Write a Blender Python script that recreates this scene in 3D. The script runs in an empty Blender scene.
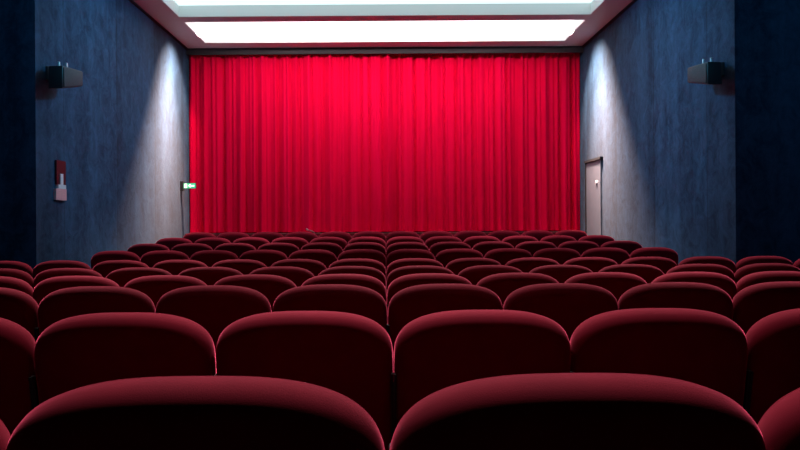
import bpy, bmesh, math, random
from mathutils import Vector, Matrix

random.seed(7)
PI = math.pi
scene = bpy.context.scene
COL = scene.collection

# ------------------------------------------------------------------ helpers
def link(o, parent=None):
    COL.objects.link(o)
    if parent is not None:
        o.parent = parent
    return o

def obj(name, bm, mat, parent=None, smooth=False, auto=None):
    bmesh.ops.recalc_face_normals(bm, faces=bm.faces[:])
    me = bpy.data.meshes.new(name)
    bm.to_mesh(me); bm.free()
    for m in (mat if isinstance(mat, (list, tuple)) else [mat]):
        me.materials.append(m)
    if smooth:
        for p in me.polygons: p.use_smooth = True
        if auto:
            me.set_sharp_from_angle(angle=math.radians(auto))
    return link(bpy.data.objects.new(name, me), parent)

def tag(o, label, cat, group=None):
    o['label'] = label; o['category'] = cat
    if group: o['group'] = group
    return o

def struct(o):
    o['kind'] = 'structure'; return o

def empty(name, loc=(0, 0, 0), rotz=0):
    o = bpy.data.objects.new(name, None)
    o.location = loc; o.rotation_euler = (0, 0, rotz); o.empty_display_size = .1
    return link(o)

def box(bm, x0, x1, y0, y1, z0, z1, bevel=0, seg=2, M=None):
    r = bmesh.ops.create_cube(bm, size=1)
    vs = r['verts']
    bmesh.ops.transform(bm, matrix=Matrix.Translation(((x0+x1)/2, (y0+y1)/2, (z0+z1)/2)) @ Matrix.Diagonal((x1-x0, y1-y0, z1-z0, 1)), verts=vs)
    if bevel:
        es = list({e for v in vs for e in v.link_edges})
        rr = bmesh.ops.bevel(bm, geom=es, offset=bevel, segments=seg, affect='EDGES', profile=.5)
        vs = list({v for f in rr['faces'] for v in f.verts} | {v for v in vs if v.is_valid})
    if M is not None:
        bmesh.ops.transform(bm, matrix=M, verts=[v for v in vs if v.is_valid])
    return bm

def boxes(*specs):
    bm = bmesh.new()
    for s in specs: box(bm, *s)
    return bm

def cyl(bm, r, h, M, seg=20, r2=None):
    bmesh.ops.create_cone(bm, cap_ends=True, segments=seg, radius1=r, radius2=r if r2 is None else r2, depth=h, matrix=M)
    return bm

def prism(pts, z0, z1):
    bm = bmesh.new()
    a = [bm.verts.new((x, y, z0)) for x, y in pts]
    b = [bm.verts.new((x, y, z1)) for x, y in pts]
    n = len(pts)
    bm.faces.new(a); bm.faces.new(b)
    for i in range(n):
        bm.faces.new((a[i], a[(i+1) % n], b[(i+1) % n], b[i]))
    return bm

# ------------------------------------------------------------------ materials
def new_mat(name):
    m = bpy.data.materials.new(name); m.use_nodes = True
    nt = m.node_tree
    return m, nt, nt.nodes['Principled BSDF']

def simple(name, col, rough=.6, metal=0, noise=.1, scale=30, sheen=0, bump=0):
    m, nt, b = new_mat(name)
    b.inputs['Roughness'].default_value = rough
    b.inputs['Metallic'].default_value = metal
    tc = nt.nodes.new('ShaderNodeTexCoord')
    nz = nt.nodes.new('ShaderNodeTexNoise'); nz.inputs['Scale'].default_value = scale; nz.inputs['Detail'].default_value = 3
    nt.links.new(tc.outputs['Object'], nz.inputs['Vector'])
    mx = nt.nodes.new('ShaderNodeMix'); mx.data_type = 'RGBA'
    mx.inputs['A'].default_value = (*[c*(1-noise) for c in col], 1)
    mx.inputs['B'].default_value = (*[min(1, c*(1+noise)) for c in col], 1)
    nt.links.new(nz.outputs['Fac'], mx.inputs['Factor'])
    nt.links.new(mx.outputs['Result'], b.inputs['Base Color'])
    if sheen:
        b.inputs['Sheen Weight'].default_value = sheen
    if bump:
        bp = nt.nodes.new('ShaderNodeBump'); bp.inputs['Strength'].default_value = bump; bp.inputs['Distance'].default_value = .005
        nt.links.new(nz.outputs['Fac'], bp.inputs['Height']); nt.links.new(bp.outputs['Normal'], b.inputs['Normal'])
    return m

def emis(name, col, strength, base=(.8, .8, .8)):
    m, nt, b = new_mat(name)
    b.inputs['Base Color'].default_value = (*base, 1)
    b.inputs['Emission Color'].default_value = (*col, 1)
    b.inputs['Emission Strength'].default_value = strength
    return m

# seat velvet
SEAT, nt, b = new_mat('seat_velvet')
b.inputs['Roughness'].default_value = .95
b.inputs['Specular IOR Level'].default_value = .15
b.inputs['Sheen Weight'].default_value = 1.0
b.inputs['Sheen Roughness'].default_value = .3
b.inputs['Sheen Tint'].default_value = (1, .10, .20, 1)
tc = nt.nodes.new('ShaderNodeTexCoord')
nz = nt.nodes.new('ShaderNodeTexNoise'); nz.inputs['Scale'].default_value = 14; nz.inputs['Detail'].default_value = 5
nt.links.new(tc.outputs['Object'], nz.inputs['Vector'])
mx = nt.nodes.new('ShaderNodeMix'); mx.data_type = 'RGBA'
mx.inputs['A'].default_value = (.125, .001, .010, 1); mx.inputs['B'].default_value = (.19, .002, .015, 1)
nt.links.new(nz.outputs['Fac'], mx.inputs['Factor']); nt.links.new(mx.outputs['Result'], b.inputs['Base Color'])
n2 = nt.nodes.new('ShaderNodeTexNoise'); n2.inputs['Scale'].default_value = 500
nt.links.new(tc.outputs['Object'], n2.inputs['Vector'])
bp = nt.nodes.new('ShaderNodeBump'); bp.inputs['Strength'].default_value = .25; bp.inputs['Distance'].default_value = .001
nt.links.new(n2.outputs['Fac'], bp.inputs['Height']); nt.links.new(bp.outputs['Normal'], b.inputs['Normal'])

# stage curtain velvet
CURT, nt, b = new_mat('curtain_velvet')
b.inputs['Roughness'].default_value = .9
b.inputs['Specular IOR Level'].default_value = .02
b.inputs['Sheen Weight'].default_value = .15
b.inputs['Sheen Tint'].default_value = (1, 0, .12, 1)
tc = nt.nodes.new('ShaderNodeTexCoord')
mp = nt.nodes.new('ShaderNodeMapping'); mp.inputs['Scale'].default_value = (9, 9, .35)
nt.links.new(tc.outputs['Object'], mp.inputs['Vector'])
nz = nt.nodes.new('ShaderNodeTexNoise'); nz.inputs['Scale'].default_value = 1; nz.inputs['Detail'].default_value = 4
nt.links.new(mp.outputs['Vector'], nz.inputs['Vector'])
mx = nt.nodes.new('ShaderNodeMix'); mx.data_type = 'RGBA'
mx.inputs['A'].default_value = (.62, .001, .024, 1); mx.inputs['B'].default_value = (.85, .002, .060, 1)
nt.links.new(nz.outputs['Fac'], mx.inputs['Factor']); nt.links.new(mx.outputs['Result'], b.inputs['Base Color'])

# blue brushed fabric wall
def wall_mat():
    m, nt, b = new_mat('blue_wall_fabric')
    b.inputs['Roughness'].default_value = .8
    b.inputs['Specular IOR Level'].default_value = .2
    b.inputs['Sheen Weight'].default_value = .3
    b.inputs['Sheen Roughness'].default_value = .3
    b.inputs['Sheen Tint'].default_value = (.9, .92, 1, 1)
    N = nt.nodes.new; L = nt.links.new
    tc = N('ShaderNodeTexCoord')
    sx = N('ShaderNodeSeparateXYZ'); L(tc.outputs['Object'], sx.inputs[0])
    # 1.44 m wide cloth widths, each dyed a touch differently
    a = N('ShaderNodeMath'); a.operation = 'ADD'; a.inputs[1].default_value = -7.28 + 14.4; L(sx.outputs['Y'], a.inputs[0])
    d = N('ShaderNodeMath'); d.operation = 'DIVIDE'; d.inputs[1].default_value = 1.44; L(a.outputs[0], d.inputs[0])
    fl = N('ShaderNodeMath'); fl.operation = 'FLOOR'; L(d.outputs[0], fl.inputs[0])
    wn = N('ShaderNodeTexWhiteNoise'); wn.noise_dimensions = '1D'; L(fl.outputs[0], wn.inputs['W'])
    fr = N('ShaderNodeMath'); fr.operation = 'FRACT'; L(d.outputs[0], fr.inputs[0])
    seam = N('ShaderNodeMath'); seam.operation = 'LESS_THAN'; seam.inputs[1].default_value = .012; L(fr.outputs[0], seam.inputs[0])
    # vertical brushing + nap blotches
    mp = N('ShaderNodeMapping'); mp.inputs['Scale'].default_value = (2.4, 2.4, .12); L(tc.outputs['Object'], mp.inputs['Vector'])
    n1 = N('ShaderNodeTexNoise'); n1.inputs['Scale'].default_value = 1; n1.inputs['Detail'].default_value = 6; n1.inputs['Roughness'].default_value = .65
    L(mp.outputs[0], n1.inputs['Vector'])
    mp2 = N('ShaderNodeMapping'); mp2.inputs['Scale'].default_value = (5.5, 5.5, 4.2); L(tc.outputs['Object'], mp2.inputs['Vector'])
    n2 = N('ShaderNodeTexNoise'); n2.inputs['Scale'].default_value = 1; n2.inputs['Detail'].default_value = 8; n2.inputs['Roughness'].default_value = .75
    n2.inputs['Distortion'].default_value = .6
    L(mp2.outputs[0], n2.inputs['Vector'])
    ad = N('ShaderNodeMath'); ad.operation = 'MULTIPLY_ADD'; ad.inputs[1].default_value = .42; L(n1.outputs['Fac'], ad.inputs[0])
    m2 = N('ShaderNodeMath'); m2.operation = 'MULTIPLY'; m2.inputs[1].default_value = .58; L(n2.outputs['Fac'], m2.inputs[0])
    L(m2.outputs[0], ad.inputs[2])
    ramp = N('ShaderNodeValToRGB')
    ramp.color_ramp.elements[0].position = .40; ramp.color_ramp.elements[0].color = (*WALL_DARK, 1)
    ramp.color_ramp.elements[1].position = .62; ramp.color_ramp.elements[1].color = (*WALL_LIGHT, 1)
    L(ad.outputs[0], ramp.inputs[0])
    mr = N('ShaderNodeMapRange'); mr.inputs['To Min'].default_value = .62; mr.inputs['To Max'].default_value = 1.12; L(wn.outputs['Value'], mr.inputs['Value'])
    sm = N('ShaderNodeMath'); sm.operation = 'MULTIPLY_ADD'; sm.inputs[1].default_value = -.35; L(seam.outputs[0], sm.inputs[0]); L(mr.outputs[0], sm.inputs[2])
    vm = N('ShaderNodeVectorMath'); vm.operation = 'SCALE'; L(ramp.outputs['Color'], vm.inputs[0]); L(sm.outputs[0], vm.inputs['Scale'])
    L(vm.outputs[0], b.inputs['Base Color'])
    bp = N('ShaderNodeBump'); bp.inputs['Strength'].default_value = .5; bp.inputs['Distance'].default_value = .01
    L(n2.outputs['Fac'], bp.inputs['Height']); L(bp.outputs['Normal'], b.inputs['Normal'])
    return m

WALL_DARK = (.006, .032, .070)
WALL_LIGHT = (.036, .108, .200)
WALL = wall_mat()
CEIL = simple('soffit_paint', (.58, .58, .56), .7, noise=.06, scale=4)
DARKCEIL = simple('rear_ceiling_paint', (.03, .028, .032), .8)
WELL = simple('light_well_paint', (.80, .84, .84), .6, noise=.02)
DARK = simple('black_felt', (.012, .012, .014), .9)
PELMET = simple('pelmet_cloth', (.035, .028, .032), .9)
CARPET = simple('dark_carpet', (.045, .012, .016), .95, noise=.3, scale=120, bump=.3)
FRAME = simple('seat_frame_metal', (.02, .02, .022), .5, metal=.6)
ARMWOOD = simple('armrest_black', (.02, .015, .014), .55)
SPK = simple('speaker_black', (.028, .030, .034), .5)
GRILLE = simple('speaker_grille', (.05, .052, .055), .7, scale=300, noise=.5, bump=.4)
STEEL = simple('bracket_steel', (.62, .64, .66), .35, metal=.9)
SIGNRED = simple('dark_red_enamel', (.07, .005, .010), .45)
PINK = simple('pink_label', (.90, .42, .42), .6, noise=.35, scale=60)
WHITE = simple('white_plastic', (.80, .80, .80), .5, noise=.03)
DOORM = simple('grey_door_paint', (.17, .19, .23), .55, noise=.1, scale=6)
STAGE = simple('stage_boards', (.34, .006, .02), .8, noise=.2, scale=8)
NOSING = simple('stage_nosing', (.30, .07, .07), .5, noise=.3, scale=5)
PAPER = simple('white_paper', (.85, .80, .78), .8, noise=.04)

LP2, LP1 = 2.6, 1.15
PANEL_WHITE = emis('white_diffuser', (1, .98, 1), LP2)
PANEL_COOL = emis('cool_diffuser', (.70, .95, .97), LP1)
EXITG = emis('exit_green', (.10, .75, .42), .7, (.02, .3, .12))
EXITW = emis('exit_white', (1, .96, .70), 1.5)

# ------------------------------------------------------------------ measurements
CZ = 1.12           # camera height above the floor of the nearest row
F = 573.0
HW = 4.09           # half width of the front of the hall
HWR = 5.45          # half width of the rear part
JOG = 6.70          # where the hall narrows
CEILZ = CZ + 3.58
DC = 12.0           # curtain
PITCH = .58
ROW_D = [.877, 1.857, 2.853, 3.755, 4.71, 5.63, 6.74, 7.68, 8.59, 9.77]
ROW_H = [.240, .295, .320, .3506, .374, .373, .335, .288, .238, .178]
SEAT_TOP = .88
ROW_Z = [CZ - h + .007 - SEAT_TOP for h in ROW_H]
BACK = -2.2
STZ = CZ - .235    # stage level
SD = 11.66          # stage front

# ------------------------------------------------------------------ the room
prof = [(BACK-.1, .06)] + [(d, z) for d, z in zip(ROW_D, ROW_Z)] + [(10.6, ROW_Z[-1]+.005), (12.5, ROW_Z[-1]+.005)]
bm = bmesh.new()
W = HWR + .2
top = []; bot = []
for y, z in prof:
    top.append((bm.verts.new((-W, y, z)), bm.verts.new((W, y, z))))
    bot.append((bm.verts.new((-W, y, -.5)), bm.verts.new((W, y, -.5))))
for i in range(len(prof)-1):
    a, b_ = top[i], top[i+1]; c, d_ = bot[i], bot[i+1]
    bm.faces.new((a[0], a[1], b_[1], b_[0])); bm.faces.new((c[0], d_[0], d_[1], c[1]))
    bm.faces.new((a[0], b_[0], d_[0], c[0])); bm.faces.new((a[1], c[1], d_[1], b_[1]))
bm.faces.new((top[0][0], bot[0][0], bot[0][1], top[0][1])); bm.faces.new((top[-1][0], top[-1][1], bot[-1][1], bot[-1][0]))
struct(obj('floor', bm, CARPET))

def floor_z(y):
    for (y0, z0), (y1, z1) in zip(prof, prof[1:]):
        if y0 <= y <= y1: return z0 + (z1-z0)*(y-y0)/(y1-y0)
    return prof[-1][1]

WT = .2
def side_wall(s):
    pts = [(HWR, BACK), (HWR, JOG), (HW, JOG), (HW, 12.4), (HW+WT, 12.4), (HW+WT, JOG+WT), (HWR+WT, JOG+WT), (HWR+WT, BACK)]
    pts = [(s*x, y) for x, y in pts]
    return prism(pts, -.45, CEILZ+.45)
struct(obj('wall_left', side_wall(-1), WALL))
struct(obj('wall_right', side_wall(1), WALL))
struct(obj('wall_back', boxes((-W, W, BACK-.2, BACK, -.45, CEILZ+.45)), DARK))
struct(obj('wall_front', boxes((-HW-.2, HW+.2, 12.4, 12.6, -.45, CEILZ+.45)), DARK))

# ceiling with two light wells
PX = 3.6
P1 = (7.3, 10.0); P2 = (10.26, 11.46)
CT = .42
c0, c1 = CEILZ, CEILZ+CT
bm = boxes((-W, W, BACK-.1, P1[0], c0, c1), (-W, -PX, P1[0], 11.80, c0, c1), (PX, W, P1[0], 11.80, c0, c1),
           (-PX, PX, P1[1], P2[0], c0, c1), (-PX, PX, P2[1], 11.80, c0, c1), (-W, W, 11.80, 12.5, c0+.1, c1))
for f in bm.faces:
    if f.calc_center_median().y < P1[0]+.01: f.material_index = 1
struct(obj('ceiling', bm, [CEIL, DARKCEIL]))
# dark shadow gap trim where walls meet the ceiling
for s, nm in ((-1, 'trim_1'), (1, 'trim_2')):
    x0, x1 = sorted((s*HW, s*(HW-.035)))
    struct(obj(nm, boxes((x0, x1, JOG, 11.80, c0-.03, c0)), DARK))
# dark pelmet board
struct(obj('trim_3', boxes((-HW, HW, 11.80, 11.84, CZ+3.45, c0+.1)), PELMET))

def ceiling_light(P, m, label, DZ):
    t = empty('ceiling_light', (0, (P[0]+P[1])/2, c0))
    tag(t, label, 'ceiling light')
    dy = (P[1]-P[0])/2
    zt = DZ
    obj('diffuser', boxes((-PX+.012, PX-.012, -dy+.012, dy-.012, zt, zt+.03)), m, t)
    r = boxes((-PX+.001, -PX+.012, -dy+.001, dy-.001, .002, zt+.03), (PX-.012, PX-.001, -dy+.001, dy-.001, .002, zt+.03),
              (-PX+.012, PX-.012, -dy+.001, -dy+.012, .002, zt+.03), (-PX+.012, PX-.012, dy-.012, dy-.001, .002, zt+.03))
    obj('reveal', r, WELL, t)
    return t
ceiling_light(P1, PANEL_COOL, 'large pale cyan luminous ceiling panel behind the narrow beam, cut by the top edge', .20)
ceiling_light(P2, PANEL_WHITE, 'long narrow bright white luminous ceiling panel just above the red curtain', .20)

# stage
bm = boxes((-HW, HW, SD, 12.4, -.1, STZ-.012))
st = obj('stage', bm, STAGE); struct(st)
struct(obj('trim_4', boxes((-HW, HW, SD-.012, SD+.05, STZ-.018, STZ)), NOSING))

# door in the right wall
dr = struct(empty('door_1', (HW, 11.2, ROW_Z[-1]+.005)))
dh = CZ+1.14 - (ROW_Z[-1]+.005)
obj('door_panel', boxes((-.03, -.001, -.36, .40, .01, dh)), DOORM, dr)
obj('door_lintel', boxes((-.06, -.001, -.42, .44, dh+.005, dh+.05)), DARK, dr)
obj('door_jamb', boxes((-.045, -.001, .405, .44, .0, dh+.004)), DARK, dr)
bm = bmesh.new(); bmesh.ops.create_uvsphere(bm, u_segments=20, v_segments=12, radius=.046,
    matrix=Matrix.Translation((-.032, -.18, CZ+.715-(ROW_Z[-1]+.005))) @ Matrix.Diagonal((.6, 1, 1, 1)))
o = obj('door_disc', bm, WHITE, dr, True, 40); o['label'] = 'small round white disc on the door'

# ------------------------------------------------------------------ curtains
def curtain(x0, x1, y, seed, flip):
    rnd = random.Random(seed)
    comps = [(rnd.uniform(24, 34), rnd.uniform(0, 6.3), .030), (rnd.uniform(38, 52), rnd.uniform(0, 6.3), .020),
             (rnd.uniform(60, 80), rnd.uniform(0, 6.3), .010), (rnd.uniform(5, 9), rnd.uniform(0, 6.3), .020), (rnd.uniform(12, 17), rnd.uniform(0, 6.3), .022)]
    nx, nz = 620, 14
    z0, z1 = STZ+.012, CZ+3.56
    bm = bmesh.new(); grid = []
    vals = [0, .0025, .006] + [j/nz for j in range(1, nz)] + [.994, .9975, 1]
    nz = len(vals)-1
    for v in vals:
        z = z0+(z1-z0)*v
        rowv = []
        for i in range(nx+1):
            u = i/nx; x = x0+(x1-x0)*u
            dsp = 0
            for k, (fq, ph, am) in enumerate(comps):
                amp = am*((1.15-.25*v) if k not in (2,) else (.5+1.0*v))
                wob = .35*math.sin(2.1*v+ph*3+x*.8)
                dsp += amp*math.sin(fq*x+ph+wob+.9*math.sin(1.7*x+ph))
            # soften crests like gathered cloth
            rowv.append(bm.verts.new((x, y+dsp, z)))
        grid.append(rowv)
    for j in range(nz):
        for i in range(nx):
            bm.faces.new((grid[j][i], grid[j][i+1], grid[j+1][i+1], grid[j+1][i]))
    return bm
def make_curtain(x0, x1, y, seed, label):
    o = obj('stage_curtain', curtain(x0, x1, y, seed, 0), CURT, None, True)
    md = o.modifiers.new('thick', 'SOLIDIFY'); md.thickness = .006
    tag(o, label, 'curtain')
    return o
make_curtain(-HW+.02, .10, 11.95, 3, 'tall red velvet stage curtain, half hanging by the wall with the exit sign')
make_curtain(.04, HW-.01, 12.03, 11, 'tall red velvet stage curtain, half hanging by the wall with the grey door')

# folded paper on the stage edge
bm = bmesh.new()
pts = [(-.09, .02, .10), (-.02, 0, .06), (.03, -.005, .05), (.09, .01, .008)]
v0 = [bm.verts.new(p) for p in pts]; v1 = [bm.verts.new((p[0]-.01, p[1]+.10, max(.004, p[2]*.5))) for p in pts]
for i in range(3): bm.faces.new((v0[i], v0[i+1], v1[i+1], v1[i]))
o = obj('crumpled_paper', bm, PAPER); o.location = (-1.545, SD+.02, STZ)
md = o.modifiers.new('thick', 'SOLIDIFY'); md.thickness = .004; md.offset = 1
tag(o, 'small crumpled white paper lying on the stage edge before the curtain', 'paper')

# ------------------------------------------------------------------ speakers
def speaker(s, label):
    t = empty('wall_speaker', (s*(HW-.20), 6.98, CZ+1.73))
    t.rotation_euler = (0, 0, s*math.radians(4))
    tag(t, label, 'loudspeaker', 'black loudspeakers on the side walls')
    # cabinet: tapered to the wall
    def taper(bm):
        for v in bm.verts:                       # wedge: the stage end is shorter and sits higher
            u = (v.co.y+.20)/.40
            lo, hi = -.14+.118*u, .133+.034*u
            v.co.z = lo+(hi-lo)*(v.co.z+.13)/.26
        return bm
    bm = bmesh.new(); box(bm, -.09, .09, -.20, .20, -.13, .13, .012)
    obj('cabinet', taper(bm), SPK, t, True, 40)
    xa, xb = sorted((-s*.09, -s*.102))
    bm = bmesh.new(); box(bm, xa, xb, -.185, .185, -.113, .113, .004)
    obj('grille', taper(bm), GRILLE, t, True, 40)
    br = obj('bracket', boxes((min(s*.02, s*.18), max(s*.02, s*.195), -.06, -.03, .146, .162),
                              (min(s*.165, s*.20), max(s*.165, s*.20), -.09, .0, .0, .16)), SPK, t)
    for dx, dy in ((.0, -.10), (-.06*s, -.045)):
        bm = bmesh.new(); cyl(bm, .014, .06, Matrix.Translation((dx+.02*s, dy, .175)), 12)
        o = obj('bolt', bm, STEEL, t, True, 40); o['label'] = 'pale metal bolt on top'
    return t
speaker(-1, 'black loudspeaker on the left blue wall, high above the red sign')
speaker(1, 'black loudspeaker on the right blue wall, high up on the side of the door')

# ------------------------------------------------------------------ red sign on left wall
t = empty('alarm_point', (-HW, 7.18, CZ+.50))
tag(t, 'dark red wall box with white stem and pink lower label, below the loudspeaker', 'alarm box')
# local x = out of the wall; placed at 45 degrees so that it shows its front
t.rotation_euler = (0, 0, math.radians(0))
obj('back_plate', boxes((-.003, .025, -.10, .10, -.02, .28)), SIGNRED, t)
o = obj('stem', boxes((.025, .034, -.03, .03, -.02, .115)), WHITE, t); o['label'] = 'white upright stem'
o = obj('white_band', boxes((-.003, .034, -.075, .09, -.072, -.021)), WHITE, t); o['label'] = 'white band'
o = obj('lower_label', boxes((-.003, .032, -.125, .105, -.215, -.073)), PINK, t); o['label'] = 'pink and white label box'

# ------------------------------------------------------------------ exit sign
t = empty('exit_sign', (-HW, 11.42, CZ+.725))
tag(t, 'small glowing green and white exit sign on left wall beside the curtain', 'exit sign')
obj('housing', boxes((.02, .30, .0, .04, -.055, .055)), simple('sign_housing', (.05, .06, .06), .5), t)
obj('mount', boxes((.001, .06, -.03, .05, -.10, .09)), DARK, t)
obj('green_face', boxes((.062, .296, -.006, -.001, -.05, .05)), EXITG, t)
bm = boxes((.19, .275, -.010, -.0065, -.012, .012))           # arrow shaft
a = [bm.verts.new((x, -.0066, z)) for x, z in ((.155, 0), (.20, .038), (.20, -.038))]
b2 = [bm.verts.new((v.co.x, -.010, v.co.z)) for v in a]
bm.faces.new(a); bm.faces.new(b2)
for i in range(3): bm.faces.new((a[i], a[(i+1) % 3], b2[(i+1) % 3], b2[i]))
obj('white_arrow', bm, EXITW, t)
obj('white_door_symbol', boxes((.08, .13, -.010, -.0065, -.04, .04)), EXITW, t)

# ------------------------------------------------------------------ cinema seat
A_, R_ = .2865, .062
def outline(delta, n=30):
    """closed outline of the backrest in (x, z): broad top with large soft shoulders, inset by delta"""
    a = A_ - delta
    zt = SEAT_TOP - delta
    zb = .36 + delta
    cz = max(.06, .156 - delta*.45)
    right = [(a - .004*(1-k/5)**2, zb+.03+(zt-cz-zb-.03)*k/5) for k in range(5)]
    for k in range(n+1):
        t = PI/2*k/n
        right.append((a*abs(math.cos(t))**(2/2.85), zt-cz+cz*abs(math.sin(t))**(2/2.85)))
    right[-1] = (0, zt)
    pts = right + [(-x, z) for x, z in reversed(right[:-1])]
    return pts + [(-a+.05, zb), (0, zb), (a-.05, zb)]

def backrest():
    bm = bmesh.new(); rings = []
    steps = 10
    seq = []
    for k in range(steps+1):
        ph = -PI/2 + PI*k/steps
        seq.append((R_*(1-math.cos(ph)), R_*math.sin(ph)))
    # inner cap rings (slightly domed)
    back_cap = [(R_+.11, -R_-.006), (R_+.05, -R_-.005), (R_+.02, -R_-.003)]
    front_cap = [(R_+.02, R_+.006), (R_+.05, R_+.014), (R_+.11, R_+.02)]
    for dl, y in back_cap + seq + front_cap:
        rings.append([bm.verts.new((x, y, z)) for x, z in outline(dl)])
    n = len(rings[0])
    for r0, r1 in zip(rings, rings[1:]):
        for i in range(n):
            bm.faces.new((r0[i], r0[(i+1) % n], r1[(i+1) % n], r1[i]))
    bm.faces.new(rings[0]); bm.faces.new(rings[-1])
    # recline: upper edge leans back towards the viewer
    ang = math.radians(9)
    piv = Vector((0, 0, .45))
    for v in bm.verts:
        d = v.co - piv
        v.co = piv + Vector((d.x, d.y*math.cos(ang) - d.z*math.sin(ang), d.y*math.sin(ang)*.6 + d.z))
    zmax = max(v.co.z for v in bm.verts)
    for v in bm.verts: v.co.z += (SEAT_TOP - zmax)*max(0, min(1, (v.co.z-.36)/.5))
    return bm

def make_seat():
    r = empty('cinema_seat')
    obj('backrest', backrest(), SEAT, r, True)
    bm = bmesh.new()
    box(bm, -.235, .235, 0, .13, 0, .31, .045, 4, Matrix.Translation((0, .16, .30)) @ Matrix.Rotation(math.radians(-14), 4, 'X'))
    obj('seat_cushion', bm, SEAT, r, True)
    for s in (-1, 1):
        bm = bmesh.new()
        x0, x1 = sorted((s*.240, s*.276))
        box(bm, x0, x1, .09, .42, .56, .60, .015, 3)
        a = obj('armrest', bm, ARMWOOD, r, True)
        x0, x1 = sorted((s*.246, s*.272))
        bm = bmesh.new(); box(bm, x0, x1, .10, .34, .02, .565, .008, 2)
        box(bm, x0, x1, .06, .40, .004, .03, .006, 2)
        x0, x1 = sorted((s*.250, s*.284)); box(bm, x0, x1, .068, .11, .52, .715, .006, 2)  # upright added to block light through the gap between backs
        # dark strip added as shade in the seam between neighbouring backs, leaning with them
        x0, x1 = sorted((s*.2795, s*.2866))
        box(bm, x0, x1, -.038, -.020, -.12, .235, 0, 0, Matrix.Translation((0, 0, .45)) @ Matrix.Rotation(math.radians(9), 4, 'X'))
        obj('side_frame_with_gap_shade', bm, FRAME, r, True, 40)
    bm = bmesh.new(); box(bm, -.25, .25, .06, .12, .27, .34, .01, 2)
    obj('cross_bar', bm, FRAME, r, True, 40)
    return r

def copy_tree(o):
    c = o.copy(); COL.objects.link(c)
    for ch in o.children:
        k = ch.copy(); COL.objects.link(k); k.parent = c
    return c

ORD = ['first', 'second', 'third', 'fourth', 'fifth', 'sixth', 'seventh', 'eighth']
ROWN = ['nearest row', 'second row from the camera', 'third row from the camera', 'fourth row from the camera', 'fifth row from the camera',
        'sixth row from the camera', 'fourth row from the curtain', 'third row from the curtain', 'second row from the curtain', 'front row by the curtain']
NL = [2, 3, 4, 5, 6, 7, 6, 6, 6, 6]
NR = [2, 3, 4, 5, 7, 8, 6, 6, 6, 6]
CX = [.0, .022, .006, .003, .0, .0, .0, .0, .0, .0]
proto = make_seat(); used = False
rnd = random.Random(5)
for k in range(10):
    for i in list(range(-NL[k], 0)) + list(range(NR[k])):
        if not used: o = proto; used = True
        else: o = copy_tree(proto)
        x = (i+.5)*(.577 if i < 0 else .574) + CX[k]
        o.location = (x, ROW_D[k]+.05+x*.006, ROW_Z[k])
        o.rotation_euler = (rnd.uniform(-.006, .006), 0, rnd.uniform(-.003, .003)+.006)
        side = 'left' if i < 0 else 'right'
        n = (-i-1) if i < 0 else i
        tag(o, 'red velvet cinema seat in %s, %s %s of the centre gap' % (ROWN[k], ORD[n], side), 'seat', 'rows of red velvet cinema seats')

# ------------------------------------------------------------------ light from the ceiling lamps and added fill spots
def area(name, loc, sx, sy, power, col, spread, rot=(0, 0, 0)):
    l = bpy.data.lights.new(name, 'AREA'); l.shape = 'RECTANGLE'; l.size = sx; l.size_y = sy
    l.energy = power; l.color = col; l.spread = math.radians(spread)
    o = bpy.data.objects.new(name, l); o.location = loc; o.rotation_euler = rot
    return link(o)
# strip of stage lamps hidden behind the beam, washing the curtain and the walls beside it
area('stage_strip_lamp', (0, 10.36, c0+.16), 5.2, .06, 66, (1, .90, .92), 150, (math.radians(35), 0, 0))
def spot(name, loc, aim, power, col, cone, blend=.7, rad=.06):
    l = bpy.data.lights.new(name, 'SPOT'); l.energy = power; l.color = col
    l.spot_size = math.radians(cone); l.spot_blend = blend; l.shadow_soft_size = rad
    o = bpy.data.objects.new(name, l); o.location = loc
    o.rotation_euler = (Vector(aim)-Vector(loc)).to_track_quat('-Z', 'Y').to_euler()
    return link(o)
# unseen spots added to light the seat rims, four banks, each leaning towards the rows behind it
for yl, ya, xs, p in ((3.3, 1.0, (-.6, .6), 680), (5.4, 2.9, (-2.7, -.9, .9, 2.7), 720),
                      (7.7, 5.2, (-2.9, -1, 1, 2.9), 880), (9.24, 8.45, (-2.6, -.9, .9, 2.6), 640)):
    for x in xs:
        spot('added_rim_spot', (x, yl, c0-.03), (x, ya, .75), p, (1, .88, .88), 50, .8, .12)
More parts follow.
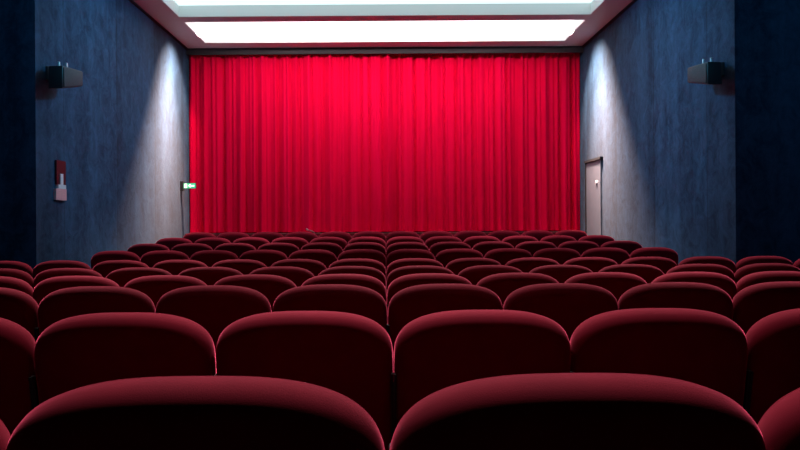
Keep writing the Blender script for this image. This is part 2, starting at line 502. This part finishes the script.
# white floodlights at both ends of the front well, washing the walls beside the curtain
for sx_ in (-1, 1):
    o = area('well_floodlight', (sx_*3.5, 11.03, c0+.04), .05, .85, 95, (1, .68, .57), 76)
    o.rotation_euler = Vector((sx_*.64, -.04, -.77)).to_track_quat('-Z', 'Y').to_euler()
    o = area('well_floodlight', (sx_*3.5, 11.0, c0+.05), .05, .85, 130, (1, .66, .55), 50)
    o.rotation_euler = Vector((sx_*.30, -.18, -.95)).to_track_quat('-Z', 'Y').to_euler()
# dim blue fill, added to tint the walls where the hall narrows
for sx_ in (-1, 1):
    spot('blue_corner_fill', (sx_*3.4, 3.2, c0-.05), (sx_*4.8, 6.7, 2.6), 70, (.05, .56, 1), 90, .8)
# unseen blue fill spots, added to colour the side walls
for sx_ in (-1, 1):
    spot('blue_wall_fill', (sx_*.6, 7.9, c0-.03), (sx_*4.08, 8.3, 3.1), 290, (.06, .56, 1), 74, .8)

w = bpy.data.worlds.new('world'); scene.world = w; w.use_nodes = True
w.node_tree.nodes['Background'].inputs[0].default_value = (.02, .04, .08, 1)
w.node_tree.nodes['Background'].inputs[1].default_value = .02

# ------------------------------------------------------------------ camera
YAW, PITCHA, ROLL = 0, 0, .35
cam = bpy.data.cameras.new('camera')
cam.sensor_width = 36; cam.sensor_fit = 'HORIZONTAL'; cam.lens = 36*F/800
cam.shift_x = 14/800; cam.shift_y = -4/800
cam.clip_start = .02
co = bpy.data.objects.new('camera', cam); link(co)
co.location = (0, 0, CZ)
co.matrix_world = Matrix.Translation((0, 0, CZ)) @ Matrix.Rotation(math.radians(-YAW), 4, 'Z') @ Matrix.Rotation(math.radians(90+PITCHA), 4, 'X') @ Matrix.Rotation(math.radians(-ROLL), 4, 'Z')
scene.camera = co

vs = scene.view_settings
vs.view_transform = 'Standard'; vs.look = 'None'; vs.exposure = 0; vs.gamma = 1
vs.use_curve_mapping = False
scene.display_settings.display_device = 'sRGB'

if 0:
    from bpy_extras.object_utils import world_to_camera_view as wc
    bpy.context.view_layer.update()
    for n, p in (('vp', (0, 1e5, CZ)), ('curtTL', (-HW, 12, CZ+3.42)), ('curtTR', (HW, 12, CZ+3.42)), ('jogL', (-HW, JOG, CZ)), ('jogR', (HW, JOG, CZ)), ('P2fl', (-PX, P2[1], c0)), ('P2fr', (PX, P2[1], c0))):
        q = wc(scene, co, Vector(p)); print('CHK', n, round(q.x*800, 1), round((1-q.y)*450, 1))
